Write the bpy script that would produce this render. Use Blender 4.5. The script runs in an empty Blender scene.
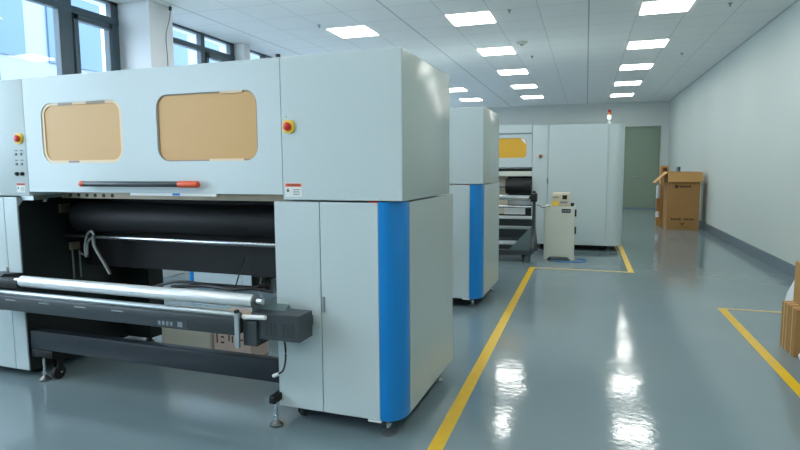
import bpy, bmesh, math, random
from mathutils import Vector, Matrix
random.seed(7)
PI = math.pi
S = bpy.context.scene
COL = S.collection

# ------------------------------------------------------------------ camera
def look(yaw, pitch, roll):
    F = Vector((math.sin(yaw)*math.cos(pitch), math.cos(yaw)*math.cos(pitch), math.sin(pitch)))
    r = F.cross(Vector((0, 0, 1))).normalized(); u = r.cross(F)
    c, s = math.cos(roll), math.sin(roll)
    r2 = c*r+s*u; u2 = -s*r+c*u
    return Matrix((r2, u2, -F)).transposed()
cd = bpy.data.cameras.new('camera'); cam = bpy.data.objects.new('camera', cd); COL.objects.link(cam)
cam.matrix_world = Matrix.Translation((0, 0, 1.35)) @ look(-.3178, -.1020, -.00666).to_4x4()
cd.sensor_width = 36; cd.lens = 564.6/800*36; cd.clip_start = .05; cd.clip_end = 300
S.camera = cam
S.view_settings.view_transform = 'Standard'; S.view_settings.look = 'None'
S.view_settings.gamma = 1; S.view_settings.use_curve_mapping = False
S.view_settings.exposure = 1.05
PANEL = 8.0          # strength of the ceiling light panels
SKY = 3.6
w = bpy.data.worlds.new('world'); S.world = w; w.use_nodes = True
bg = w.node_tree.nodes['Background']; bg.inputs[0].default_value = (.80, .90, 1, 1); bg.inputs[1].default_value = SKY

# ------------------------------------------------------------------ materials
def lin(c):
    return tuple(((v/255)/12.92 if v/255 <= .04045 else ((v/255+.055)/1.055)**2.4) for v in c)+(1,)
def mat(name, rgb, rough=.5, metal=0, emit=0, noise=0, nscale=8, bump=0, bscale=60, spec=.5, coat=0):
    m = bpy.data.materials.new(name); m.use_nodes = True
    nt = m.node_tree; p = nt.nodes['Principled BSDF']
    p.inputs['Base Color'].default_value = lin(rgb); p.inputs['Roughness'].default_value = rough
    p.inputs['Metallic'].default_value = metal; p.inputs['Specular IOR Level'].default_value = spec
    p.inputs['Coat Weight'].default_value = coat
    if emit:
        p.inputs['Emission Color'].default_value = lin(rgb); p.inputs['Emission Strength'].default_value = emit
    tc = nt.nodes.new('ShaderNodeTexCoord')
    if noise:
        n = nt.nodes.new('ShaderNodeTexNoise'); n.inputs['Scale'].default_value = nscale; n.inputs['Detail'].default_value = 4
        nt.links.new(tc.outputs['Object'], n.inputs['Vector'])
        mx = nt.nodes.new('ShaderNodeMix'); mx.data_type = 'RGBA'
        b = lin(rgb)
        mx.inputs[6].default_value = tuple(x*(1-noise) for x in b[:3])+(1,); mx.inputs[7].default_value = tuple(min(1, x*(1+noise)) for x in b[:3])+(1,)
        nt.links.new(n.outputs['Fac'], mx.inputs[0]); nt.links.new(mx.outputs[2], p.inputs['Base Color'])
    if bump:
        n = nt.nodes.new('ShaderNodeTexNoise'); n.inputs['Scale'].default_value = bscale; n.inputs['Detail'].default_value = 2
        nt.links.new(tc.outputs['Object'], n.inputs['Vector'])
        b = nt.nodes.new('ShaderNodeBump'); b.inputs['Strength'].default_value = 1; b.inputs['Distance'].default_value = bump
        nt.links.new(n.outputs['Fac'], b.inputs['Height']); nt.links.new(b.outputs['Normal'], p.inputs['Normal'])
    return m
M = dict(
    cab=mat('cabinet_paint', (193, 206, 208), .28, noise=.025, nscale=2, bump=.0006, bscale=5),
    cab_shaded=mat('cabinet_paint_shaded', (172, 184, 180), .25, noise=.03, nscale=2, bump=.0006, bscale=4),  # same cabinet paint, darkened so the sides carry their shade in the colour
    blue=mat('blue_paint', (0, 128, 206), .3),
    black=mat('black_paint', (15, 17, 19), .6, noise=.2, nscale=12),
    green_black=mat('side_plate_paint', (18, 27, 28), .5, noise=.15, nscale=4),
    charcoal=mat('charcoal_paint', (52, 60, 64), .38, noise=.08, nscale=10),
    beam=mat('beam_paint', (38, 46, 54), .35, noise=.08, nscale=6),
    steel=mat('steel', (205, 210, 214), .22, 1), dullsteel=mat('dull_steel', (140, 142, 140), .4, .9, noise=.15, nscale=20),
    bronze=mat('bronze_strip', (150, 140, 122), .4, .7, noise=.3, nscale=9),
    alu=mat('aluminium', (170, 178, 180), .35, .8),
    film=mat('silver_film', (226, 230, 232), .28, .4, noise=.03, nscale=30),
    tan=mat('amber_acrylic', (205, 160, 96), .4, noise=.04, nscale=1.5),
    tanrim=mat('amber_rim', (226, 200, 160), .3), greyrim=mat('grey_rim', (150, 132, 116), .4),
    amber=mat('yellow_acrylic', (222, 170, 50), .3, noise=.05, nscale=1.5),
    orange=mat('orange_plastic', (232, 92, 52), .4), red=mat('red_plastic', (206, 40, 34), .3),
    yellow=mat('yellow_plastic', (240, 196, 50), .4), white=mat('white_plastic', (232, 234, 232), .4),
    label=mat('label_paper', (222, 226, 224), .5), ink=mat('black_ink', (30, 30, 32), .5), brownink=mat('brown_ink', (74, 48, 24), .6),
    greyink=mat('grey_ink', (128, 138, 146), .5),
    rubber=mat('rubber', (26, 26, 28), .6), brass=mat('brass', (150, 120, 70), .35, .8),
    cream=mat('cream_paint', (208, 212, 200), .35, noise=.02), beige=mat('beige_plastic', (206, 198, 176), .45),
    screen=mat('dark_screen', (34, 44, 42), .2),
    carton=mat('carton', (164, 122, 72), .75, noise=.06, nscale=6, bump=.0008, bscale=30),
    carton_in=mat('carton_inside', (150, 110, 62), .8, noise=.06), cartonedge=mat('carton_light', (180, 138, 82), .75, noise=.05),
    tape_clear=mat('packing_tape', (208, 176, 118), .3), bag=mat('white_bag', (226, 230, 234), .35, bump=.01, bscale=14),
    pinkcarton=mat('pink_carton', (206, 186, 174), .7, noise=.04), paleware=mat('pale_wrap', (200, 198, 184), .5, noise=.05, nscale=3),
    wall=mat('wall_paint', (200, 210, 205), .55, noise=.012, nscale=1.2), farwall=mat('far_wall_paint', (196, 202, 198), .6, noise=.012),
    column=mat('column_paint', (226, 228, 230), .55), base=mat('baseboard_paint', (104, 120, 130), .3, noise=.05),
    frame=mat('window_frame_paint', (66, 84, 94), .4, noise=.05), door=mat('door_paint', (126, 142, 124), .45, noise=.04, nscale=1.5),
    ylw=mat('yellow_floor_paint', (224, 180, 12), .3, noise=.1, nscale=9), paleylw=mat('worn_floor_paint', (208, 180, 110), .35, noise=.12, nscale=9),
    concrete=mat('outside_paving', (190, 194, 196), .8, noise=.08), facade=mat('facade_panels', (124, 136, 148), .4, noise=.05, nscale=.4),
    facade_glass=mat('facade_glazing', (70, 98, 124), .3, 0, noise=.08, nscale=.3),
    tray=mat('teal_grey_steel', (104, 122, 124), .35, .2),
)
def lamp(name, rgb, s):
    m = mat(name, rgb, .4); p = m.node_tree.nodes['Principled BSDF']
    p.inputs['Emission Color'].default_value = lin(rgb); p.inputs['Emission Strength'].default_value = s; return m
M['panel'] = lamp('light_panel', (254, 255, 248), PANEL)
M['lit_green'] = lamp('lit_green_lens', (214, 255, 210), 1.3)
M['amber_lens'] = mat('amber_lens', (226, 128, 60), .25); M['red_lens'] = mat('red_lens', (176, 40, 44), .25)
# window glass: clear pane that also mirrors a little
def glass():
    m = bpy.data.materials.new('window_glass'); m.use_nodes = True; nt = m.node_tree; nt.nodes.clear()
    o = nt.nodes.new('ShaderNodeOutputMaterial'); mx = nt.nodes.new('ShaderNodeMixShader')
    t = nt.nodes.new('ShaderNodeBsdfTransparent'); t.inputs[0].default_value = (.9, .96, 1, 1)
    g = nt.nodes.new('ShaderNodeBsdfGlossy'); g.inputs['Roughness'].default_value = .01
    f = nt.nodes.new('ShaderNodeFresnel'); f.inputs[0].default_value = 1.5
    ge = nt.nodes.new('ShaderNodeNewGeometry'); mu = nt.nodes.new('ShaderNodeMath'); mu.operation = 'SUBTRACT'; mu.use_clamp = True
    nt.links.new(f.outputs[0], mu.inputs[0]); nt.links.new(ge.outputs['Backfacing'], mu.inputs[1]); nt.links.new(mu.outputs[0], mx.inputs[0]); nt.links.new(t.outputs[0], mx.inputs[1]); nt.links.new(g.outputs[0], mx.inputs[2])
    nt.links.new(mx.outputs[0], o.inputs[0]); return m
M['glass'] = glass()
# floor: glossy grey-blue epoxy with a slightly uneven surface
def floor_mat():
    m = mat('epoxy_floor', (116, 134, 140), .10, spec=.6); nt = m.node_tree; p = nt.nodes['Principled BSDF']
    tc = nt.nodes['Texture Coordinate'] if 'Texture Coordinate' in nt.nodes else nt.nodes.new('ShaderNodeTexCoord')
    n = nt.nodes.new('ShaderNodeTexNoise'); n.inputs['Scale'].default_value = .7; n.inputs['Detail'].default_value = 5
    nt.links.new(tc.outputs['Object'], n.inputs['Vector'])
    cr = nt.nodes.new('ShaderNodeValToRGB'); cr.color_ramp.elements[0].position = .3; cr.color_ramp.elements[1].position = .7
    cr.color_ramp.elements[0].color = lin((112, 131, 138)); cr.color_ramp.elements[1].color = lin((122, 138, 143))
    nt.links.new(n.outputs['Fac'], cr.inputs[0]); nt.links.new(cr.outputs[0], p.inputs['Base Color'])
    n2 = nt.nodes.new('ShaderNodeTexNoise'); n2.inputs['Scale'].default_value = 2.2; n2.inputs['Detail'].default_value = 3
    n3 = nt.nodes.new('ShaderNodeTexNoise'); n3.inputs['Scale'].default_value = 26; n3.inputs['Detail'].default_value = 2
    for q in (n2, n3): nt.links.new(tc.outputs['Object'], q.inputs['Vector'])
    b = nt.nodes.new('ShaderNodeBump'); b.inputs['Distance'].default_value = .0035
    b2 = nt.nodes.new('ShaderNodeBump'); b2.inputs['Distance'].default_value = .0006
    nt.links.new(n2.outputs['Fac'], b.inputs['Height']); nt.links.new(n3.outputs['Fac'], b2.inputs['Height'])
    nt.links.new(b.outputs[0], b2.inputs['Normal']); nt.links.new(b2.outputs[0], p.inputs['Normal'])
    return m
M['floor'] = floor_mat()
# ceiling: 0.6 m mineral tiles between thin grooves
def ceiling_mat():
    m = mat('ceiling_tiles', (205, 209, 210), .8); nt = m.node_tree; p = nt.nodes['Principled BSDF']
    tc = nt.nodes.new('ShaderNodeTexCoord'); sp = nt.nodes.new('ShaderNodeSeparateXYZ'); nt.links.new(tc.outputs['Object'], sp.inputs[0])
    def mth(op, a, b=None, c=None):
        n = nt.nodes.new('ShaderNodeMath'); n.operation = op
        for i, v in enumerate((a, b, c)):
            if v is None: continue
            if isinstance(v, (int, float)): n.inputs[i].default_value = v
            else: nt.links.new(v, n.inputs[i])
        return n.outputs[0]
    def line(sock, off, period, width):
        f = mth('FRACT', mth('DIVIDE', mth('SUBTRACT', sock, off-50*period), period))
        d = mth('MINIMUM', f, mth('SUBTRACT', 1.0, f))
        return mth('LESS_THAN', d, width/period/2)
    lx = line(sp.outputs[0], -1.82, .6, .012); ly = line(sp.outputs[1], 7.45, .6, .012)
    wx = line(sp.outputs[0], -.02, 2.4, .02)
    a = mth('MULTIPLY', mth('MAXIMUM', lx, ly), .32); a = mth('MAXIMUM', a, mth('MULTIPLY', wx, .6))
    n = nt.nodes.new('ShaderNodeTexNoise'); n.inputs['Scale'].default_value = 120; nt.links.new(tc.outputs['Object'], n.inputs['Vector'])
    # tile to tile tone
    fl = nt.nodes.new('ShaderNodeVectorMath'); fl.operation = 'SNAP'; fl.inputs[1].default_value = (.6, .6, 10)
    ad = nt.nodes.new('ShaderNodeVectorMath'); ad.operation = 'ADD'; ad.inputs[1].default_value = (61.82, 52.55, 0)
    nt.links.new(tc.outputs['Object'], ad.inputs[0]); nt.links.new(ad.outputs[0], fl.inputs[0])
    wn = nt.nodes.new('ShaderNodeTexWhiteNoise'); nt.links.new(fl.outputs[0], wn.inputs['Vector'])
    tone = mth('ADD', mth('MULTIPLY', wn.outputs[0], .05), mth('MULTIPLY', n.outputs[0], .06))
    mx = nt.nodes.new('ShaderNodeMix'); mx.data_type = 'RGBA'; mx.inputs[6].default_value = lin((240, 241, 240)); mx.inputs[7].default_value = lin((224, 226, 226))
    nt.links.new(tone, mx.inputs[0])
    m2 = nt.nodes.new('ShaderNodeMix'); m2.data_type = 'RGBA'; m2.inputs[7].default_value = lin((120, 126, 128))
    nt.links.new(a, m2.inputs[0]); nt.links.new(mx.outputs[2], m2.inputs[6]); nt.links.new(m2.outputs[2], p.inputs['Base Color'])
    return m
M['ceiling'] = ceiling_mat()

# ------------------------------------------------------------------ mesh helpers
class MB:
    def __init__(s): s.bm = bmesh.new()
    def box(s, x0, x1, y0, y1, z0, z1, bevel=0, seg=2, mx=None):
        t = bmesh.new()
        bmesh.ops.create_cube(t, size=1)
        bmesh.ops.scale(t, vec=(abs(x1-x0), abs(y1-y0), abs(z1-z0)), verts=t.verts)
        if bevel: bmesh.ops.bevel(t, geom=list(t.edges), offset=bevel, segments=seg, affect='EDGES', profile=.5)
        bmesh.ops.translate(t, vec=((x0+x1)/2, (y0+y1)/2, (z0+z1)/2), verts=t.verts)
        s._add(t, mx); return s
    def _add(s, t, mx=None):
        if mx is not None: bmesh.ops.transform(t, matrix=mx, verts=t.verts)
        me = bpy.data.meshes.new('tmp'); t.to_mesh(me); t.free(); s.bm.from_mesh(me); bpy.data.meshes.remove(me)
    def cyl(s, a, b, r, r2=None, seg=24, bevel=0):
        a = Vector(a); b = Vector(b); d = b-a; r2 = r if r2 is None else r2
        t = bmesh.new(); bmesh.ops.create_cone(t, cap_ends=True, segments=seg, radius1=r, radius2=r2, depth=d.length)
        if bevel:
            ed = [e for e in t.edges if abs(abs(e.verts[0].co.z)-d.length/2) < 1e-6 and abs(e.verts[0].co.z-e.verts[1].co.z) < 1e-6]
            bmesh.ops.bevel(t, geom=ed, offset=bevel, segments=2, affect='EDGES', profile=.5)
        q = Vector((0, 0, 1)).rotation_difference(d.normalized())
        s._add(t, Matrix.Translation((a+b)/2) @ q.to_matrix().to_4x4()); return s
    def lathe(s, c, prof, seg=28, axis='z'):
        t = bmesh.new(); vs = []
        for r, z in prof: vs.append([t.verts.new((r*math.cos(2*PI*i/seg), r*math.sin(2*PI*i/seg), z)) for i in range(seg)])
        for k in range(len(prof)-1):
            for i in range(seg):
                j = (i+1) % seg; t.faces.new((vs[k][i], vs[k][j], vs[k+1][j], vs[k+1][i]))
        t.faces.new(vs[-1]); t.faces.new(list(reversed(vs[0])))
        m = Matrix.Translation(c)
        if axis == '-y': m = m @ Matrix.Rotation(PI/2, 4, 'X')
        if axis == 'x': m = m @ Matrix.Rotation(PI/2, 4, 'Y')
        s._add(t, m); return s
    def prism(s, pts, d0, d1, plane='xz', bevel=0):
        t = bmesh.new()
        def P(p, d):
            return {'xz': (p[0], d, p[1]), 'xy': (p[0], p[1], d), 'yz': (d, p[0], p[1])}[plane]
        a = [t.verts.new(P(p, d0)) for p in pts]; b = [t.verts.new(P(p, d1)) for p in pts]
        t.faces.new(a); t.faces.new(list(reversed(b)))
        n = len(pts)
        for i in range(n): t.faces.new((a[i], b[i], b[(i+1) % n], a[(i+1) % n]))
        bmesh.ops.recalc_face_normals(t, faces=t.faces)
        if bevel: bmesh.ops.bevel(t, geom=list(t.edges), offset=bevel, segments=1, affect='EDGES')
        s._add(t); return s
    def sheet(s, outer, holes, y0, y1):
        """panel in the xz plane with holes, thickness y0..y1"""
        t = bmesh.new()
        for loop in [outer]+holes:
            v = [t.verts.new((p[0], y0, p[1])) for p in loop]
            for i in range(len(v)): t.edges.new((v[i], v[(i+1) % len(v)]))
        bmesh.ops.triangle_fill(t, edges=list(t.edges), use_beauty=True)
        r = bmesh.ops.extrude_face_region(t, geom=list(t.faces))
        bmesh.ops.translate(t, vec=(0, y1-y0, 0), verts=[e for e in r['geom'] if isinstance(e, bmesh.types.BMVert)])
        bmesh.ops.recalc_face_normals(t, faces=t.faces); s._add(t); return s
    def tube(s, pts, r, seg=8):
        pts = [Vector(p) for p in pts]
        # smooth with catmull-rom
        sm = []
        for i in range(len(pts)-1):
            p0 = pts[max(i-1, 0)]; p1 = pts[i]; p2 = pts[i+1]; p3 = pts[min(i+2, len(pts)-1)]
            for k in range(6):
                u = k/6; sm.append(.5*((2*p1)+(-p0+p2)*u+(2*p0-5*p1+4*p2-p3)*u*u+(-p0+3*p1-3*p2+p3)*u**3))
        sm.append(pts[-1]); t = bmesh.new(); rings = []
        up = Vector((0, 0, 1))
        for i, p in enumerate(sm):
            d = (sm[min(i+1, len(sm)-1)]-sm[max(i-1, 0)]).normalized()
            a = d.cross(up if abs(d.z) < .9 else Vector((1, 0, 0))).normalized(); b = d.cross(a)
            rings.append([t.verts.new(p+r*(math.cos(2*PI*k/seg)*a+math.sin(2*PI*k/seg)*b)) for k in range(seg)])
        for i in range(len(rings)-1):
            for k in range(seg): t.faces.new((rings[i][k], rings[i][(k+1) % seg], rings[i+1][(k+1) % seg], rings[i+1][k]))
        t.faces.new(rings[0]); t.faces.new(list(reversed(rings[-1])))
        bmesh.ops.recalc_face_normals(t, faces=t.faces); s._add(t); return s
    def out(s, name, m, parent=None, smooth=True, loc=None, rz=0):
        me = bpy.data.meshes.new(name); s.bm.to_mesh(me); s.bm.free()
        me.materials.append(M[m] if isinstance(m, str) else m)
        if smooth:
            for p in me.polygons: p.use_smooth = True
            me.set_sharp_from_angle(angle=math.radians(38))
        o = bpy.data.objects.new(name, me); COL.objects.link(o)
        if parent: o.parent = parent
        if loc: o.location = loc
        if rz: o.rotation_euler.z = rz
        return o
def rrect(x0, x1, z0, z1, r, n=6):
    P = []
    for cx, cz, a0 in ((x1-r, z1-r, 0), (x0+r, z1-r, 90), (x0+r, z0+r, 180), (x1-r, z0+r, 270)):
        for i in range(n+1):
            a = math.radians(a0+90*i/n); P.append((cx+r*math.cos(a), cz+r*math.sin(a)))
    return P
def tag(o, label, cat, group=None, kind=None):
    o['label'] = label; o['category'] = cat
    if group: o['group'] = group
    if kind: o['kind'] = kind
    return o
def empty(name, loc, rz, label, cat, group=None):
    o = bpy.data.objects.new(name, None); COL.objects.link(o); o.location = loc; o.rotation_euler.z = rz; o.empty_display_size = .2
    return tag(o, label, cat, group)
def struct(o): o['kind'] = 'structure'; return o
def copy_tree(o, parent=None):
    c = o.copy(); COL.objects.link(c); c.parent = parent
    for ch in list(o.children): copy_tree(ch, c)
    return c
def text_mesh(name, body, size, m, parent, loc, rot=(PI/2, 0, 0), depth=.0006, sx=1):
    cu = bpy.data.curves.new(name+'_curve', 'FONT'); cu.body = body; cu.size = size; cu.extrude = depth; cu.align_x = 'CENTER'; cu.align_y = 'CENTER'
    t = bpy.data.objects.new('tmp', cu); me = bpy.data.meshes.new_from_object(t); bpy.data.objects.remove(t)
    me.materials.append(M[m]); o = bpy.data.objects.new(name, me); COL.objects.link(o); o.parent = parent
    me.transform(Matrix.Translation(loc) @ Matrix.Rotation(rot[2], 4, 'Z') @ Matrix.Rotation(rot[0], 4, 'X') @ Matrix.Diagonal((sx, 1, 1, 1)))
    return o

# ------------------------------------------------------------------ room shell
XL, XR, YF, YB, H = -5.39, 2.40, 19.3, -4.0, 3.33
struct(MB().box(XL-.3, XR+.2, YB-.2, YF+.2, -.1, 0).out('floor', 'floor', smooth=False))
struct(MB().box(XL-.3, XR+.2, YB-.2, YF+.2, H, H+.1).out('ceiling', 'ceiling', smooth=False))
struct(MB().box(XR, XR+.2, YB, YF, 0, H).out('wall_right', 'wall', smooth=False))
struct(MB().box(XL-.3, XR+.2, YB-.2, YB, 0, H).out('wall_front', 'wall', smooth=False))
DX0, DX1, DZ = .98, 2.13, 2.55
fw = MB().box(XL-.3, DX0, YF, YF+.2, 0, H).box(DX1, XR+.2, YF, YF+.2, 0, H).box(DX0, DX1, YF, YF+.2, DZ, H)
struct(fw.out('wall_back', 'farwall', smooth=False))
struct(MB().box(XR-.014, XR, YB, YF, 0, .15, .003).out('baseboard_right', 'base', smooth=False))
struct(MB().box(XL, DX0-.04, YF-.014, YF, 0, .15, .003).box(DX1+.04, XR-.014, YF-.014, YF, 0, .15, .003).out('baseboard_back', 'base', smooth=False))
dr = struct(MB().box(DX0, DX1, YF+.03, YF+.08, .0, DZ, 0).out('door_1', 'door', smooth=False))
MB().box(DX0-.03, DX0, YF-.02, YF+.1, 0, DZ).box(DX1, DX1+.03, YF-.02, YF+.1, 0, DZ).box(DX0-.03, DX1+.03, YF-.02, YF+.1, DZ-.02, DZ+.02).out('door_frame', 'door', dr, smooth=False)
MB().box(DX0, DX1, YF-.01, YF+.1, 0, .03).out('threshold', 'base', dr, smooth=False)
MB().cyl((DX0+.56, YF+.0, 1.0), (DX0+.56, YF+.03, 1.0), .02).box(DX0+.45, DX0+.575, YF-.02, YF-.005, .99, 1.01, .004).out('door_handle', 'steel', dr)

WINS = [(-3.4, -.4), (0, 2.6), (3.0, 5.62), (6.02, 8.0), (8.19, 10.2), (10.6, 13.0), (13.4, 15.8), (16.2, 18.8)]
wl = MB().box(XL-.3, XL, YB-.2, YF+.2, 0, .9)
prev = YB
for a, b in WINS:
    wl.box(XL-.3, XL, prev, a, .9, H); prev = b
wl.box(XL-.3, XL, prev, YF+.2, .9, H)
struct(wl.out('wall_left', 'column', smooth=False))
def column(n, x1, y0, y1):
    struct(MB().box(XL, x1, y0, y1, 0, H, .004).out('trim_%d' % n, 'column', smooth=False))
column(1, -4.95, 5.62, 6.02); column(2, -5.24, 8.0, 8.19)
MUL = {2: [(4.06, .07), (4.87, .17)], 3: [(7.2, .09)], 4: [(8.9, .08), (9.6, .08)]}
SASH = {2: [(4.96, 5.5)], 3: [(7.25, 7.9)]}
for i, (a, b) in enumerate(WINS):
    f = MB(); xw0, xw1 = XL-.09, XL-.02
    f.box(xw0, xw1, a, a+.06, .9, H).box(xw0, xw1, b-.11, b, .9, H).box(xw0, xw1, a, b, H-.03, H).box(xw0, xw1, a, b, .9, .97)
    f.box(xw0, xw1+.01, a, b, 3.065, 3.14, .006)
    for y, wd in MUL.get(i, [((a+b)/2, .1)]): f.box(xw0, xw1+.012, y-wd/2, y+wd/2, .9, H, .006)
    fr = struct(f.out('window_%d' % (i+1), 'frame', smooth=False))
    for (s0, s1) in SASH.get(i, []):
        s = MB(); s.box(xw0+.02, xw1+.03, s0, s0+.06, .98, 3.06, .006).box(xw0+.02, xw1+.03, s1-.06, s1, .98, 3.06, .006)
        s.box(xw0+.02, xw1+.03, s0, s1, 2.99, 3.06, .006).box(xw0+.02, xw1+.03, s0, s1, .98, 1.05, .006)
        s.out('sash', 'frame', fr, smooth=False)
    MB().box(XL-.06, XL-.054, a+.02, b-.02, .93, H-.02).out('window_pane', 'glass', fr, smooth=False)
# outdoors
struct(MB().box(-60, XL-.3, -40, 70, -.4, -.05).out('ground', 'concrete', smooth=False))
ob = empty('office_building', (-17, 8, -.05), 0, 'pale blue glass office building seen outside the left windows', 'building')
MB().box(-3, 3, -6, 20, 0, 11).out('wall', 'facade', ob, smooth=False)
for k in range(3):
    z = .8+k*3.5
    for j in range(8):
        y = -5.6+j*3.2
        p = MB().box(2.98, 3.06, y, y+2.5, z, z+2.5).out('window', 'facade_glass', ob, smooth=False)
o2 = empty('tower_block', (-26, 26, -.05), .1, 'white high building farther off beyond the left windows', 'building')
MB().box(-5, 5, -7, 7, 0, 22).out('wall', 'facade', o2, smooth=False)
for k in range(5):
    MB().box(4.98, 5.05, -6.5, 6.5, 1+k*4, 3+k*4).out('window_band', 'facade_glass', o2, smooth=False)

# floor markings
tag(MB().box(-.69, -.62, -2, 7.68, 0, .002).out('floor_marking', 'ylw', smooth=False), 'long yellow painted floor line running along the printing machines', 'floor line')
tag(MB().box(-.618, .54, 7.62, 7.67, 0, .002).out('floor_marking', 'paleylw', smooth=False), 'pale yellow floor line crossing in front of the small white cabinet', 'floor line')
tag(MB().box(.542, .61, 7.62, 13.0, 0, .002).out('floor_marking', 'ylw', smooth=False), 'short yellow floor line beside the farthest machine', 'floor line')
tag(MB().box(1.215, 1.285, -2, 5.93, 0, .002).out('floor_marking', 'ylw', smooth=False), 'yellow painted floor line on the right beside the cartons', 'floor line')
tag(MB().box(1.287, 2.38, 5.89, 5.93, 0, .002).out('floor_marking', 'paleylw', smooth=False), 'pale yellow floor line meeting the right wall behind the cartons', 'floor line')

# ceiling lights
def light_proto():
    t = empty('ceiling_light', (0, 0, 0), 0, '', 'ceiling light', 'square ceiling light panels')
    MB().sheet([(-.3, -.3), (.3, -.3), (.3, .3), (-.3, .3)], [[(-.285, -.285), (.285, -.285), (.285, .285), (-.285, .285)]], 0, .012).out('frame', 'white', t, smooth=False)
    for ch in t.children: ch.data.transform(Matrix.Rotation(PI/2, 4, 'X'))
    MB().box(-.285, .285, -.285, .285, -.006, 0).out('diffuser', 'panel', t, smooth=False)
    return t
proto = light_proto(); first = True
ordn = ['nearest', 'second nearest', 'third', 'fourth', 'farthest']
HID = 'recessed square ceiling light panel lying outside or hidden from the picture'
for col, x in (('right', .90), ('middle', -1.52), ('left', -3.30)):
    for k in range(-4, 5):
        y = 7.75+2.4*k-(0 if col == 'right' or k < 1 else .12*k)
        if col == 'left' and k == 0: y = 7.9
        if col == 'right' and k in (0, 1): y += (.25, .17)[k]
        if k >= 0 and not (col == 'left' and k in (1, 2)):
            if col == 'left':
                lab = {0: 'lit square ceiling light above the nearest machine, alone at the left', 3: 'lit square ceiling light partly cut off by the nearest machine top corner', 4: 'small far ceiling light just above the second machine top'}[k]
            else: lab = '%s of the five lit square ceiling lights in the %s row' % (ordn[k], col if col == 'right' else 'middle')
        else: lab = HID
        o = proto if first else copy_tree(proto); first = False
        o.location = (x, y, H-.001); o['label'] = lab
        if lab == HID: o['group'] = 'unseen ceiling light panels'
# smoke detector and sprinklers
sd = empty('smoke_detector', (-1.03, 9.43, H), 0, 'round white smoke detector on the ceiling between the two light rows', 'smoke detector')
MB().lathe((0, 0, 0), [(.02, -.045), (.05, -.042), (.07, -.03), (.075, -.015), (.095, -.012), (.095, 0)]).out('housing', 'cream', sd)
MB().lathe((0, 0, 0), [(.02, -.055), (.03, -.05), (.03, -.044)]).out('sensor_cap', 'greyink', sd)
for (x, y, lab) in ((-3.59, 7.36, 'small sprinkler head on the ceiling left of the leftmost light'), (-.98, 7.49, 'small sprinkler head on the ceiling at the top centre'),
                    (-.98, 10.67, 'small sprinkler head beyond the smoke detector'), (1.56, 11.31, 'small sprinkler head right of the right light row'), (1.63, 8.09, 'small sprinkler head at the top right near the wall')):
    s = empty('sprinkler_head', (x, y, H), 0, lab, 'sprinkler', 'ceiling sprinkler heads')
    MB().lathe((0, 0, 0), [(.008, -.03), (.009, -.015), (.025, -.006), (.025, 0)], 14).out('body', 'greyink', s)
    MB().lathe((0, 0, 0), [(.014, -.038), (.014, -.034), (.003, -.03)], 14).out('deflector', 'dullsteel', s)
# cable hanging at the column
cb = empty('hanging_cable', (-4.90, 5.93, H), 0, 'thin grey cable hanging from the ceiling beside the white column', 'cable')
MB().box(-.012, .012, -.015, .015, -.05, 0, .003).out('ceiling_hook', 'charcoal', cb)
MB().tube([(0, 0, -.06), (.0, -.03, -.18), (.0, -.08, -.3), (.0, -.10, -.42), (0, -.09, -.6), (0, -.09, -.76)], .006).out('cable', 'greyink', cb)
MB().box(-.03, .03, -.14, -.02, -.83, -.75, .006).out('connector', 'dullsteel', cb)

# ------------------------------------------------------------------ the large printing machine
def foot(parent, x, y, ztop, r=.036):
    f = MB().lathe((x, y, 0), [(r*.75, 0), (r, .004), (r, .012), (r*.55, .022), (.012, .03), (.012, .034)]).out('levelling_foot', 'dullsteel', parent)
    MB().cyl((x, y, .03), (x, y, ztop), .009, seg=12).lathe((x, y, .045), [(.016, 0), (.016, .012)], 6).out('threaded_rod', 'steel', f)
def caster(parent, x, y, ztop, r=.03):
    c = MB().box(x-.03, x+.03, y-.03, y+.03, ztop-.008, ztop).box(x-.022, x-.016, y-.02, y+.02, r, ztop).box(x+.016, x+.022, y-.02, y+.02, r, ztop).out('caster', 'black', parent)
    MB().cyl((x-.013, y, r), (x+.013, y, r), r, bevel=.005).out('wheel', 'rubber', c)
    MB().cyl((x-.026, y, r), (x+.026, y, r), .008, seg=12).out('axle', 'steel', c)
def estop(parent, x, z, y=0):
    e = MB().prism(rrect(x-.033, x+.033, z-.033, z+.033, .028), y-.012, y).out('emergency_stop', 'yellow', parent)
    e['label'] = 'red mushroom button on yellow plate'
    MB().lathe((x, y-.012, z), [(.012, 0), (.012, .004), (.020, .006), (.021, .011), (.016, .016), (.005, .018)], axis='-y').out('button', 'red', e)
def warning(parent, x0, z0, wd, hg, y=0):
    l = MB().box(x0, x0+wd, y-.0015, y, z0, z0+hg).out('warning_label', 'label', parent, smooth=False)
    MB().box(x0+.002, x0+wd-.002, y-.0022, y-.0015, z0+hg*.72, z0+hg-.003).out('orange_strip', 'orange', l, smooth=False)
    text_mesh('strip_text', 'WARNING', hg*.22, 'ink', l, (x0+wd*.5, y-.0028, z0+hg*.845), depth=.0003)
    m = MB().prism([(x0+wd*.08, z0+hg*.36), (x0+wd*.26, z0+hg*.36), (x0+wd*.17, z0+hg*.62)], y-.0025, y-.0015)
    for k in range(4): m.box(x0+wd*.48, x0+wd*(.9-.06*(k % 2)), y-.0022, y-.0015, z0+hg*(.5-.12*k), z0+hg*(.535-.12*k))
    m.out('pictogram', 'ink', l, smooth=False)
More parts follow.
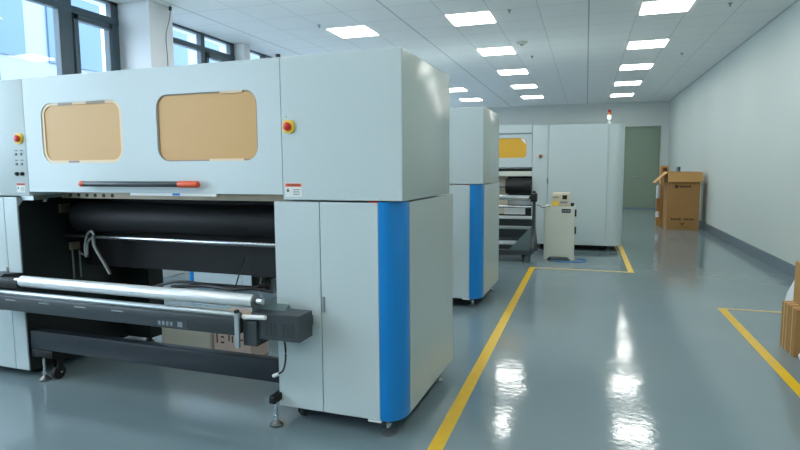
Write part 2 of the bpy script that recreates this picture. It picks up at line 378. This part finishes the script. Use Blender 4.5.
def machine(loc, rz, label):
    t = empty('printing_machine', loc, rz, label, 'printing machine')
    ZT, ZM, D = 1.90, 1.18, .86
    # --- lower right cabinet
    c = MB().prism([(-.572, .012), (-.003, .012), (-.003, .128), (.106, .128), (.106, .99), (-.572, .99)], .085, ZM-.004, 'xy').out('lower_cabinet', 'cab', t, smooth=False)
    for a, b, zz in ((-.572, -.313, .09), (-.309, .004, .09)):
        MB().box(a, b, -.008, .012, zz, ZM, .003).out('cabinet_door', 'cab', c, smooth=False)
    MB().box(-.303, -.29, -.014, -.008, .62, .70, .002).out('latch', 'greyink', c, smooth=False)
    P = [(.006, .13), (.006, -.008)]
    for k in range(1, 12):
        a = PI/2*k/12; P.append((.024+.092*math.sin(a), .118-.126*math.cos(a)))
    P += [(.116, .118), (.116, .13)]
    MB().prism(P, .09, ZM+.003, 'xy').out('corner_trim', 'blue', c)['label'] = 'rounded bright blue corner column'
    MB().box(.104, .119, .132, .99, .09, ZM, .003).out('side_panel', 'cab_shaded', c, smooth=False)
    MB().box(-.04, .0, -.006, .02, ZM, ZM+.006).out('top_clip', 'red', c, smooth=False)
    MB().box(-.06, .01, -.012, .01, .080, .09).out('door_sill', 'white', c, smooth=False)
    MB().box(-.56, .07, .10, .90, .065, .085).out('plinth', 'black', c, smooth=False)
    # --- lower left cabinet
    c = MB().prism([(-2.432, .012), (-3.197, .012), (-3.197, .128), (-3.306, .128), (-3.306, .99), (-2.432, .99)], .06, ZM-.004, 'xy').out('lower_cabinet', 'cab', t, smooth=False)
    for a, b in ((-2.546, -2.432), (-3.2, -2.55)):
        MB().box(a, b, -.008, .012, .06, ZM, .003).out('cabinet_door', 'cab', c, smooth=False)
    MB().box(-2.56, -2.548, -.016, -.008, .69, .73, .002).out('latch', 'greyink', c, smooth=False)
    MB().prism([(-3.2-p[0], p[1]) for p in P], .06, ZM+.003, 'xy').out('corner_trim', 'blue', c)['label'] = 'rounded bright blue corner column'
    MB().box(-3.323, -3.306, .132, .99, .06, ZM, .003).out('side_panel', 'cab_shaded', c, smooth=False)
    pl = MB().prism([(-.0, .058), (.95, .058), (.95, 1.165), (.04, 1.165), (.0, 1.12)], -2.432, -2.424, 'yz').out('side_plate', 'green_black', t, smooth=False)
    MB().box(-2.424, -2.405, .27, .35, 1.06, 1.12, .003).out('junction_box', 'bronze', pl, smooth=False)
    MB().box(-2.424, -2.40, .33, .40, .80, .85, .003).out('sensor_block', 'bronze', pl, smooth=False)
    MB().cyl((-2.41, .345, .8), (-2.41, .345, .6), .006).cyl((-2.41, .40, .79), (-2.41, .40, .6), .006).cyl((-2.41, .40, .77), (-2.36, .43, .74), .008).out('guide_rod', 'dullsteel', pl)
    MB().box(-.60, -.576, .06, .95, .08, 1.17).out('side_plate', 'green_black', t, smooth=False)
    # --- upper right box
    c = MB().box(-.514, .131, -.006, D, ZM+.008, ZT, .006).out('upper_cabinet', 'cab_shaded', t)
    MB().box(-.512, .129, -.012, -.005, ZM+.01, ZT-.002, .002).out('front_panel', 'cab', c, smooth=False)
    estop(c, -.468, 1.555, -.012); warning(c, -.5, 1.205, .096, .07, -.012)
    MB().box(-.487, -.481, -.0135, -.012, 1.603, 1.609).out('status_dot', 'greyink', c)
    # --- upper left box with controls
    c = MB().box(-3.32, -2.318, -.006, D, ZM+.008, ZT, .006).out('control_cabinet', 'cab', t)
    estop(c, -2.365, 1.54, -.006)
    for k, (x, z) in enumerate([(-2.405, 1.46), (-2.36, 1.46), (-2.405, 1.40), (-2.36, 1.40)]):
        q = MB().lathe((x, -.006, z-.015), [(.008, 0), (.007, .006), (.004, .008)], 12, '-y').out('push_button', 'greyink', c)
        MB().box(x-.012, x+.012, -.0075, -.006, z+.004, z+.012).out('button_caption', 'greyink', q, smooth=False)
    for x in (-2.405, -2.36):
        MB().lathe((x, -.006, 1.325), [(.012, 0), (.012, .01), (.008, .016)], 14, '-y').out('selector_switch', 'ink', c)
    warning(c, -2.42, 1.21, .075, .06, -.006)
    # --- middle hood with two viewing windows
    W = [rrect(-2.175, -1.553, 1.388, 1.742, .075), rrect(-1.305, -.658, 1.390, 1.752, .075)]
    c = MB().sheet([(-2.313, 1.215), (-.519, 1.215), (-.519, ZT), (-2.313, ZT)], W, -.006, .014).out('hood', 'cab', t, smooth=False)
    MB().box(-2.313, -.519, .03, D, 1.215, ZT).out('hood_body', 'cab', c, smooth=False)
    for k, (x0, x1, z0, z1) in enumerate(((-2.175, -1.553, 1.388, 1.742), (-1.305, -.658, 1.390, 1.752))):
        q = MB().prism(rrect(x0-.002, x1+.002, z0-.002, z1+.002, .076), .004, .022).out('viewing_window', 'tan', c)
        g = .02 if k == 0 else .009
        MB().sheet(rrect(x0, x1, z0, z1, .075), [rrect(x0+g, x1-g*.9, z0+g*.8, z1-g*.7, .06)], -.001, .005).out('window_rim', 'tanrim' if k == 0 else 'greyrim', q)
        e = MB()
        for a, b, zz in (((x0+.14, x0+.25, z1-.008), (x0+.36, x0+.5, z1-.008), (x0+.2, x0+.28, z0+.008)) if k == 0 else ((x0+.42, x0+.56, z1-.006), (x0+.34, x0+.56, z0+.006))):
            e.box(a, b, -.003, .003, zz-.006, zz+.006)
        e.out('hinge_tab', 'greyrim' if k == 0 else 'tanrim', q, smooth=False)
    h = MB().cyl((-1.82, -.045, 1.266), (-1.12, -.045, 1.266), .0155, bevel=.002).out('handle_bar', 'charcoal', c)
    for x in (-1.74, -1.18): MB().cyl((x, -.045, 1.266), (x, -.006, 1.266), .009, seg=12).out('standoff', 'charcoal', h)
    MB().cyl((-1.14, -.045, 1.266), (-1.01, -.045, 1.266), .018, bevel=.005).out('end_cap', 'orange', h)['label'] = 'orange end grip'
    MB().cyl((-1.845, -.045, 1.266), (-1.815, -.045, 1.266), .017, bevel=.004).out('end_cap', 'orange', h)
    MB().box(-1.52, -.93, -.004, .02, 1.20, 1.214).out('scale_strip', 'white', c, smooth=False)
    MB().box(-1.22, -1.17, -.0055, -.004, 1.202, 1.216).out('scale_marker', 'blue', c, smooth=False)
    MB().cyl((-.535, .01, ZT), (-.535, .01, ZT+.018), .012, seg=12).out('post_cap', 'ink', c)
    MB().box(-2.424, -2.32, .02, .12, ZM-.02, 1.215).out('corner_block', 'alu', t, smooth=False)
    # --- inside the opening
    r = MB().box(-2.3, -.58, .20, .235, 1.165, 1.205, .002).box(-2.3, -.58, .21, .30, 1.205, 1.215).out('upper_rail', 'bronze', t, smooth=False)
    m = MB()
    for k in range(6): m.cyl((-2.22+k*.07, .197, 1.185), (-2.22+k*.07, .20, 1.185), .012, seg=12)
    m.out('bolt', 'ink', r)
    MB().cyl((-2.35, .12, 1.20), (-2.35, .12, 1.145), .01, seg=12).out('limit_pin', 'white', t)
    MB().cyl((-2.33, .36, 1.03), (-.6, .36, 1.03), .10, seg=40, bevel=.01).out('platen_roller', 'black', t)
    MB().box(-2.42, -.6, .47, .50, .675, 1.2).out('rear_panel', 'black', t, smooth=False)
    MB().cyl((-2.14, .29, .905), (-.6, .29, .905), .0155, bevel=.002).out('guide_bar', 'steel', t)
    MB().cyl((-2.42, .29, .905), (-2.16, .29, .905), .009, seg=12).out('guide_bar_pin', 'black', t)
    a = MB().tube([(-2.13, .27, .91), (-2.12, .27, .84), (-2.05, .27, .74), (-2.00, .27, .665)], .012).out('tension_arm', 'dullsteel', t)
    MB().tube([(-2.19, .26, .77), (-2.195, .26, .84), (-2.17, .26, .92), (-2.13, .26, .945), (-2.11, .26, .92)], .008).out('hook', 'alu', a)
    MB().tube([(-2.17, .255, .79), (-2.165, .255, .86), (-2.14, .255, .90)], .008).out('hook', 'alu', a)
    MB().box(-2.424, -2.2, .80, .95, .06, .8).out('rear_leg', 'green_black', t, smooth=False)
    MB().box(-2.42, -.6, .93, .97, .60, .70).out('rear_rail', 'green_black', t, smooth=False)
    # --- lower cross beam
    b = MB().box(-2.42, -.575, .005, .075, .205, .325, .006).out('cross_beam', 'beam', t)
    MB().box(-2.41, -2.23, .0, .16, .155, .205, .006).out('foot_bracket', 'black', b)
    MB().box(-.592, -.556, -.08, .03, .125, .165, .004).out('foot_bracket', 'black', b)
    for x, y in ((-2.33, .02), (-.565, -.055)): foot(t, x, y, .15)
    foot(t, .025, .055, .088, .042); foot(t, .06, .82, .088, .036); foot(t, -2.3, .88, .1)
    foot(t, -3.2, .1, .078); foot(t, -3.2, .9, .078)
    caster(t, -2.27, .07, .15, .045); caster(t, -.49, .10, .078, .022); caster(t, -.49, .85, .078, .03); caster(t, -2.6, .85, .078, .03)
    # --- winder in front
    wb = MB().box(-2.60, -.665, -.235, -.165, .525, .612, .008).out('winder_beam', 'charcoal', t)
    MB().cyl((-2.60, -.20, .622), (-.665, -.20, .622), .017, bevel=.003).out('front_bar', 'alu', wb)
    m = MB()
    for x in (-2.23, -1.96, -1.69, -1.42): m.box(x-.04, x+.04, -.2375, -.235, .588, .594)
    m.out('slot', 'alu', wb, smooth=False)
    q = MB().box(-1.16, -.96, -.2375, -.235, .535, .573).out('name_plate', 'charcoal', wb, smooth=False)
    mk = MB()
    for k in range(4): mk.box(-1.145+k*.026, -1.13+k*.026, -.2385, -.2375, .543, .563)
    mk.box(-1.02, -.99, -.2385, -.2375, .541, .567)
    mk.out('printed_marks', 'greyink', q, smooth=False)
    ar = MB().prism([(-.25, .52), (-.05, .47), (-.0, .52), (-.0, .70), (-.12, .715), (-.25, .66)], -2.60, -2.43, 'yz').out('winder_bracket', 'charcoal', t, smooth=False)
    MB().box(-2.44, -2.22, -.20, -.13, .65, .70, .006).out('bearing_block', 'ink', ar)
    ro = MB().cyl((-2.21, -.17, .692), (-.60, -.17, .692), .033, seg=36, bevel=.003).out('take_up_roll', 'film', t)
    ro['label'] = 'shiny silver wound roll'
    MB().cyl((-2.26, -.17, .692), (-2.21, -.17, .692), .018, seg=16).cyl((-.60, -.17, .692), (-.55, -.17, .692), .016, seg=16).out('shaft', 'steel', ro)
    MB().cyl((-.598, -.17, .692), (-.592, -.17, .692), .036).out('flange', 'dullsteel', ro)
    br = MB().prism([(-.64, -.13), (-.45, -.13), (-.50, -.0), (-.60, .25), (-.64, .25)], .60, .645, 'xy').out('winder_bracket', 'tray', t, smooth=False)
    MB().box(-.665, -.64, -.25, -.235, .47, .645, .002).out('upright_plate', 'alu', br, smooth=False)
    MB().cyl((-.635, -.22, .622), (-.502, -.22, .628), .0115, bevel=.002).out('shaft_pin', 'white', br)
    MB().box(-.66, -.645, -.255, -.23, .645, .66, .002).out('clamp', 'ink', br, smooth=False)
    MB().box(-.64, -.56, -.215, -.10, .475, .60, .004).out('gearbox', 'charcoal', br, smooth=False)
    mo = MB().box(-.60, -.33, -.20, -.07, .512, .642, .003).out('motor_housing', 'charcoal', t, smooth=False)
    m = MB()
    for i in range(7):
        for j in range(7):
            if i == 3: continue
            m.box(-.52+i*.024, -.503+i*.024, -.2008, -.1995, .535+j*.010, .540+j*.010)
    m.out('vent_slots', 'ink', mo, smooth=False)
    MB().box(-.56, -.36, -.07, -.008, .55, .60).out('mounting_arm', 'charcoal', mo, smooth=False)
    cc = MB().tube([(-.435, -.17, .525), (-.44, -.15, .45), (-.462, -.12, .38), (-.495, -.09, .32), (-.532, -.071, .292)], .005).out('motor_cable', 'ink', t)
    MB().cyl((-.57, -.065, .272), (-.53, -.072, .292), .010, seg=12, bevel=.002).out('connector_plug', 'white', cc)
    m = MB()
    m.tube([(-1.52, .15, .64), (-1.3, .12, .69), (-1.0, .18, .66), (-.85, .14, .68), (-.70, .16, .66)], .009)
    m.tube([(-1.35, .1, .66), (-1.15, .14, .67), (-.9, .1, .675), (-.75, .2, .69)], .011)
    m.tube([(-.98, .3, .82), (-.95, .2, .74), (-.92, .1, .65)], .004)
    m.out('cable_bundle', 'ink', t)
    return t
m1 = machine((-.95, 2.546, 0), -.027, 'nearest large printing machine with two tan windows, silver roll and dark motor box')
m2 = copy_tree(m1); m2.location = (-1.04, 5.26, 0); m2.rotation_euler.z = -.02
m2['label'] = 'middle printing machine mostly hidden behind the nearest, its blue corner and pale side showing'

# cartons on the floor behind the nearest machine
bx = empty('carton', (-2.335, 3.42, 0), .0, 'pinkish carton with dark writing on the floor under the nearest machine', 'carton', 'packages under the nearest machine')
MB().box(-.15, .15, -.12, .12, 0, .32, .004).out('body', 'pinkcarton', bx, smooth=False)
m = MB()
for x, z, w_, h_ in ((-.14, .12, .012, .14), (-.10, .16, .03, .012), (-.10, .12, .03, .012), (-.03, .14, .012, .1), (-.0, .2, .03, .014), (0, .13, .012, .05), (.05, .15, .012, .06), (.08, .15, .02, .012)):
    m.box(x*.9, (x+w_)*.9, -.1215, -.12, z+.0, z+h_)
m.out('printed_marks', 'brownink', bx, smooth=False)
MB().box(-.15, .15, -.02, .02, .32, .322).out('tape', 'tape_clear', bx, smooth=False)
bx = empty('wrapped_package', (-2.725, 3.42, 0), .0, 'long pale wrapped package under the nearest machine left of the pinkish carton', 'package', 'packages under the nearest machine')
MB().box(-.22, .22, -.12, .12, 0, .30, .02, 3).out('body', 'paleware', bx)
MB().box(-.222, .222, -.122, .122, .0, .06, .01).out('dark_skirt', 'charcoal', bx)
# ------------------------------------------------------------------ far printing machine
t = empty('printing_machine', (.49, 9.45, 0), .02, 'farthest printing machine facing the aisle, with yellow window and black roller', 'printing machine')
P = [(-1.325, .02), (-.16, .02)]
for k in range(0, 9):
    a = PI/2*k/8; P.append((-.10+.18*math.sin(a), .2-.18*math.cos(a)))
P += [(.08, 1.2), (-1.325, 1.2)]
c = MB().prism(P, .085, 2.005, 'xy').out('right_cabinet', 'cab', t)
for a, b in ((-1.325, -1.08), (-1.074, -.175)): MB().box(a, b, .0, .02, .09, 2.003, .003).out('cabinet_door', 'cab', c, smooth=False)
MB().box(-1.09, -1.07, -.02, 0, 1.07, 1.16, .004).out('latch', 'greyink', c)
q = MB().lathe((-1.195, 0, 1.51), [(.03, 0), (.03, .01), (.022, .012), (.02, .03)], 16, '-y').out('emergency_stop', 'brass', c)
MB().lathe((-1.195, -.028, 1.51), [(.014, 0), (.014, .01)], 12, '-y').out('button', 'red', q)
MB().box(-1.3, .03, .25, 1.15, .05, .088).out('plinth', 'black', c, smooth=False)
W = [rrect(-2.36, -1.42, 1.49, 1.81, .06), rrect(-3.45, -2.52, 1.49, 1.81, .06)]
hd = MB().sheet([(-3.6, 1.34), (-1.33, 1.34), (-1.33, 2.02), (-3.6, 2.02)], W, 0, .02).out('hood', 'cab', t, smooth=False)
MB().box(-3.6, -1.33, .035, 1.15, 1.38, 2.0).out('hood_body', 'cab', hd, smooth=False)
for x0, x1 in ((-2.36, -1.42), (-3.45, -2.52)):
    q = MB().prism(rrect(x0-.002, x1+.002, 1.488, 1.812, .062), .015, .028).out('viewing_window', 'amber', hd)
    MB().prism([(x1-.10, 1.80), (x1-.03, 1.80), (x1-.01, 1.74), (x1-.01, 1.70)], .010, .016).out('corner_sticker', 'white', q, smooth=False)
MB().box(-2.6, -1.335, -.008, 0, 1.87, 1.893).out('top_seam_strip', 'greyink', hd, smooth=False)
MB().box(-3.6, -1.33, .1, .2, 1.27, 1.335).out('rail', 'ink', t, smooth=False)
MB().cyl((-3.55, .05, 1.325), (-1.33, .05, 1.325), .014).out('silver_bar', 'steel', t)
MB().box(-3.6, -1.33, .02, .12, 1.19, 1.27, .004).out('front_rail', 'cream', t, smooth=False)
MB().box(-3.6, -1.33, .6, .65, .1, 1.3).out('rear_panel', 'charcoal', t, smooth=False)
MB().box(-3.5, -1.74, .25, .28, .55, 1.2).out('pale_guard', 'beige', t, smooth=False)
MB().box(-1.9, -1.36, .35, .38, .70, .86).out('pale_plate', 'white', t, smooth=False)
MB().cyl((-1.74, -.02, 1.03), (-1.335, -.02, 1.03), .125, seg=36, bevel=.01).out('black_roller', 'black', t)
MB().cyl((-3.5, -.02, 1.03), (-1.74, -.02, 1.03), .03, seg=16).out('roller_shaft', 'dullsteel', t)
MB().box(-4.2, -3.6, .0, 1.2, .08, 2.0, .006).out('left_cabinet', 'cab', t)
MB().box(-3.6, -1.33, .1, .2, .2, .35).out('cross_beam', 'beam', t, smooth=False)
for x, y in ((-1.2, .15), (-.12, .2), (-.12, 1.1), (-1.2, 1.1), (-4.1, .15), (-4.1, 1.1)): foot(t, x, y, .086, .04)
for x in (-.9, -.25): caster(t, x, .2, .088, .034)
sl = MB().lathe((-.155, .3, 2.02), [(.03, 0), (.03, .02), (.012, .03), (.012, .075)], 16).out('signal_light', 'white', t)
MB().lathe((-.155, .3, 2.095), [(.026, 0), (.026, .06)], 16).out('green_lens', 'lit_green', sl)
MB().lathe((-.155, .3, 2.155), [(.026, 0), (.026, .04)], 16).out('amber_lens', 'amber_lens', sl)
MB().lathe((-.155, .3, 2.195), [(.026, 0), (.026, .04), (.018, .05)], 16).out('red_lens', 'red_lens', sl)

# winder cart before the far machine
t = empty('winding_cart', (-.70, 8.3, 0), 0, 'grey winding cart with silver rollers standing before the farthest machine', 'winding cart')
for sx in (0, -2.2):
    f = MB().prism([(-.22, .12), (.45, .12), (.45, .2), (.12, .45), (.1, .98), (-.02, 1.0), (-.06, .45), (-.22, .2)], sx-.02, sx+.02, 'yz').out('side_frame', 'charcoal', t, smooth=False)
MB().prism([(-.34, .15), (-.02, .15), (-.02, .50)], -.13, -.1, 'xz').out('gusset', 'tray', t, smooth=False)
MB().cyl((-2.18, -.08, .905), (-.06, -.08, .905), .035, bevel=.004).out('roller', 'steel', t)
MB().cyl((-2.18, -.10, .775), (-.02, -.10, .775), .018, bevel=.003).out('roller', 'steel', t)
MB().cyl((-.07, -.08, .905), (.03, -.08, .905), .02, seg=16).out('roller_shaft', 'charcoal', t)
MB().box(-.04, .05, -.14, -.03, .85, .97, .008).out('bearing_block', 'ink', t)
for z, m_ in ((.62, 'film'), (.47, 'alu'), (.30, 'charcoal')):
    MB().box(-2.18, -.02, -.08, -.04, z-.02, z+.02, .003).out('cross_bar', m_, t, smooth=False)
MB().box(-2.18, -.02, .02, .05, .33, .58).out('back_plate', 'charcoal', t, smooth=False)
MB().box(-.42, -.12, -.03, -.02, .66, .755, .002).out('white_sheet', 'white', t, smooth=False)
MB().box(-2.2, -.0, -.24, -.1, .10, .16, .004).box(-2.2, 0, .3, .4, .10, .16, .004).out('base_rail', 'charcoal', t, smooth=False)
for x in (-.12, -2.08):
    for y in (-.17, .35): caster(t, x, y, .10, .045)

# small white control cabinet and its instrument
t = empty('control_cabinet', (-.35, 8.4, 0), 0, 'small white floor cabinet standing before the farthest machine', 'cabinet')
c = MB().sheet([(-.21, .0), (-.165, 0), (-.125, .045), (.125, .045), (.165, 0), (.21, 0), (.21, .775), (-.21, .775)], [], 0, .38).out('body', 'cream', t, smooth=False)
MB().box(-.2, .2, -.006, 0, .392, .755, .002).out('upper_panel', 'cream', t, smooth=False)
MB().box(-.2, .2, -.006, 0, .06, .378, .002).out('lower_panel', 'cream', t, smooth=False)
l = MB().box(.03, .155, -.01, -.006, .685, .74).out('display_plate', 'screen', t, smooth=False)
MB().box(.04, .06, -.0115, -.01, .70, .725).box(.07, .1, -.0115, -.01, .70, .725).box(.11, .145, -.0115, -.01, .70, .725).out('printed_marks', 'greyink', l, smooth=False)
for z in (.68, .43):
    k = MB().box(.205, .235, .02, .09, z-.05, z+.05, .006).out('side_latch', 'ink', t)
t = empty('instrument_box', (-.335, 8.43, .775), 0, 'beige instrument box with small dark display on top of the white cabinet', 'instrument')
MB().box(-.125, .125, 0, .22, 0, .19, .008).out('housing', 'beige', t)
MB().box(.02, .085, -.004, 0, .10, .16).out('display', 'screen', t, smooth=False)
MB().box(-.01, .09, -.004, 0, .045, .07).out('key_row', 'greyink', t, smooth=False)
MB().box(-.11, -.03, -.003, 0, .12, .14).out('vent_strip', 'bronze', t, smooth=False)
MB().box(-.12, -.03, -.003, 0, .01, .07).out('yellow_sticker', 'yellow', t, smooth=False)
tag(MB().box(0, .05, 0, .05, 0, .05, .01).out('adapter_plug', 'ink', loc=(-.20, 8.43, .775)), 'tiny dark block beside the beige instrument on the white cabinet', 'adapter')
tag(MB().tube([(-.66, 8.22, .80), (-.62, 8.22, .795), (-.58, 8.25, .765), (-.53, 8.32, .77), (-.47, 8.37, .785)], .005).out('cable', 'ink'), 'thin dark cable from the winding cart to the white cabinet', 'cable')
tag(MB().tube([(-.40, 8.30, .006), (-.30, 8.22, .006), (-.15, 8.25, .006), (.0, 8.3, .006), (.03, 8.45, .006), (-.1, 8.56, .006)], .006).out('cable', 'blue'), 'loose blue cable on the floor at the foot of the white cabinet', 'cable')

# ------------------------------------------------------------------ cartons along the right
t = empty('open_carton', (1.95, 13.1, 0), 0, 'tall open brown carton with folded flaps by the right wall', 'carton')
b = MB().box(-.31, .31, 0, .01, 0, 1.2).box(-.31, .31, .59, .6, 0, 1.2).box(-.31, -.30, .01, .59, 0, 1.2).box(.30, .31, .01, .59, 0, 1.2).box(-.3, .3, .01, .59, 0, .01).out('body', 'carton', t, smooth=False)
f = MB().prism([(0, 1.2), (-.05, 1.0), (-.058, 1.002), (-.008, 1.207)], -.315, .345, 'yz').out('flap', 'cartonedge', t, smooth=False)
MB().prism([(-.31, 1.2), (-.55, .97), (-.555, .98), (-.31, 1.215)], .0, .58, 'xz').out('flap', 'cartonedge', t, smooth=False)
MB().prism([(.31, 1.2), (.36, 1.0), (.368, 1.0), (.31, 1.215)], .02, .58, 'xz').out('flap', 'carton', t, smooth=False)
MB().prism([(.6, 1.2), (.66, 1.0), (.668, 1.0), (.6, 1.215)], -.3, .3, 'yz').out('flap', 'carton', t, smooth=False)
m = MB()
m.box(-.17, -.10, -.0015, 0, .875, .94)
for k in range(5): m.box(-.08+k*.045, -.045+k*.045, -.0015, 0, .885, .93)
for k in range(4): m.box(-.22+k*.05, -.185+k*.05, -.0015, 0, .20, .24)
for k in range(4): m.box(.03+k*.05, .065+k*.05, -.0015, 0, .20, .24)
m.box(-.05, .05, -.0015, 0, .12, .135).box(-.012, .012, -.0015, 0, .09, .12).box(-.12, .12, -.0015, 0, .05, .056)
m.out('printed_marks', 'brownink', t, smooth=False)
t = empty('carton', (1.77, 13.95, 0), 0, 'tall narrow brown carton standing behind the open carton', 'carton')
MB().box(-.17, .0, 0, .3, 0, 1.34, .004).out('body', 'cartonedge', t, smooth=False)
MB().box(-.13, -.04, -.0015, 0, 1.22, 1.30).out('printed_marks', 'brownink', t, smooth=False)
t = empty('wrapped_bundle', (1.535, 13.75, 0), 0, 'small bundle of white rolls and brown card beside the narrow carton', 'bundle')
MB().box(-.035, .04, -.035, .035, 0, .20, .004).out('card_block', 'cartonedge', t, smooth=False)
MB().lathe((0, 0, 0), [(.03, .20), (.038, .21), (.038, .32), (.03, .33)], 16).out('lower_wrap', 'bag', t)
MB().box(-.035, .04, -.035, .035, .33, .62, .004).out('card_block', 'carton', t, smooth=False)
MB().lathe((0, 0, 0), [(.03, .62), (.042, .64), (.042, .88), (.025, .92)], 16).out('upper_wrap', 'bag', t)
tag(MB().box(-.04, 0, -.2, .2, -.06, .06, .004).out('wall_socket', 'frame', loc=(XR, 17.0, 1.25)), 'small dark socket box on the right wall above the open carton', 'socket')
# near right cartons
t = empty('strapped_carton', (1.62, 4.68, 0), 0, 'low brown carton with pale straps at the right edge, bottom of its stack', 'carton')
MB().box(-.2, .3, -.15, .15, 0, .34, .004).out('body', 'carton', t, smooth=False)
for y in (-.085, .03, .09): MB().box(-.2025, .3025, y-.006, y+.006, -.0, .342).out('strap', 'tape_clear', t, smooth=False)
t = empty('carton', (1.71, 4.68, .342), 0, 'upper brown carton stacked on the strapped carton at the right edge', 'carton')
MB().box(-.225, .22, -.14, .14, 0, .30, .004).out('body', 'cartonedge', t, smooth=False)
MB().box(-.2265, -.225, -.10, .0, .1, .2).out('printed_marks', 'brownink', t, smooth=False)
def blob(name, loc, sx, sy, sz, label):
    b = bmesh.new(); bmesh.ops.create_icosphere(b, subdivisions=4, radius=1)
    rnd = random.Random(3)
    for v in b.verts:
        n = 1+.05*math.sin(5*v.co.x+3*v.co.z)+.04*math.sin(7*v.co.y-4*v.co.z)+.02*math.sin(13*v.co.x*v.co.y)
        v.co = Vector((v.co.x*sx*n, v.co.y*sy*n, max(v.co.z*sz*n, -sz*.8)+sz*.8))
    me = bpy.data.meshes.new(name); b.to_mesh(me); b.free(); me.materials.append(M['bag'])
    for p in me.polygons: p.use_smooth = True
    o = bpy.data.objects.new(name, me); COL.objects.link(o); o.location = loc; return tag(o, label, 'bag')
blob('white_bag', (1.64, 5.12, 0), .105, .105, .28, 'white plastic bag standing behind the carton stack at the right edge')
blob('white_bag', (1.485, 4.43, 0), .06, .06, .045, 'small white bag on the floor before the strapped carton')
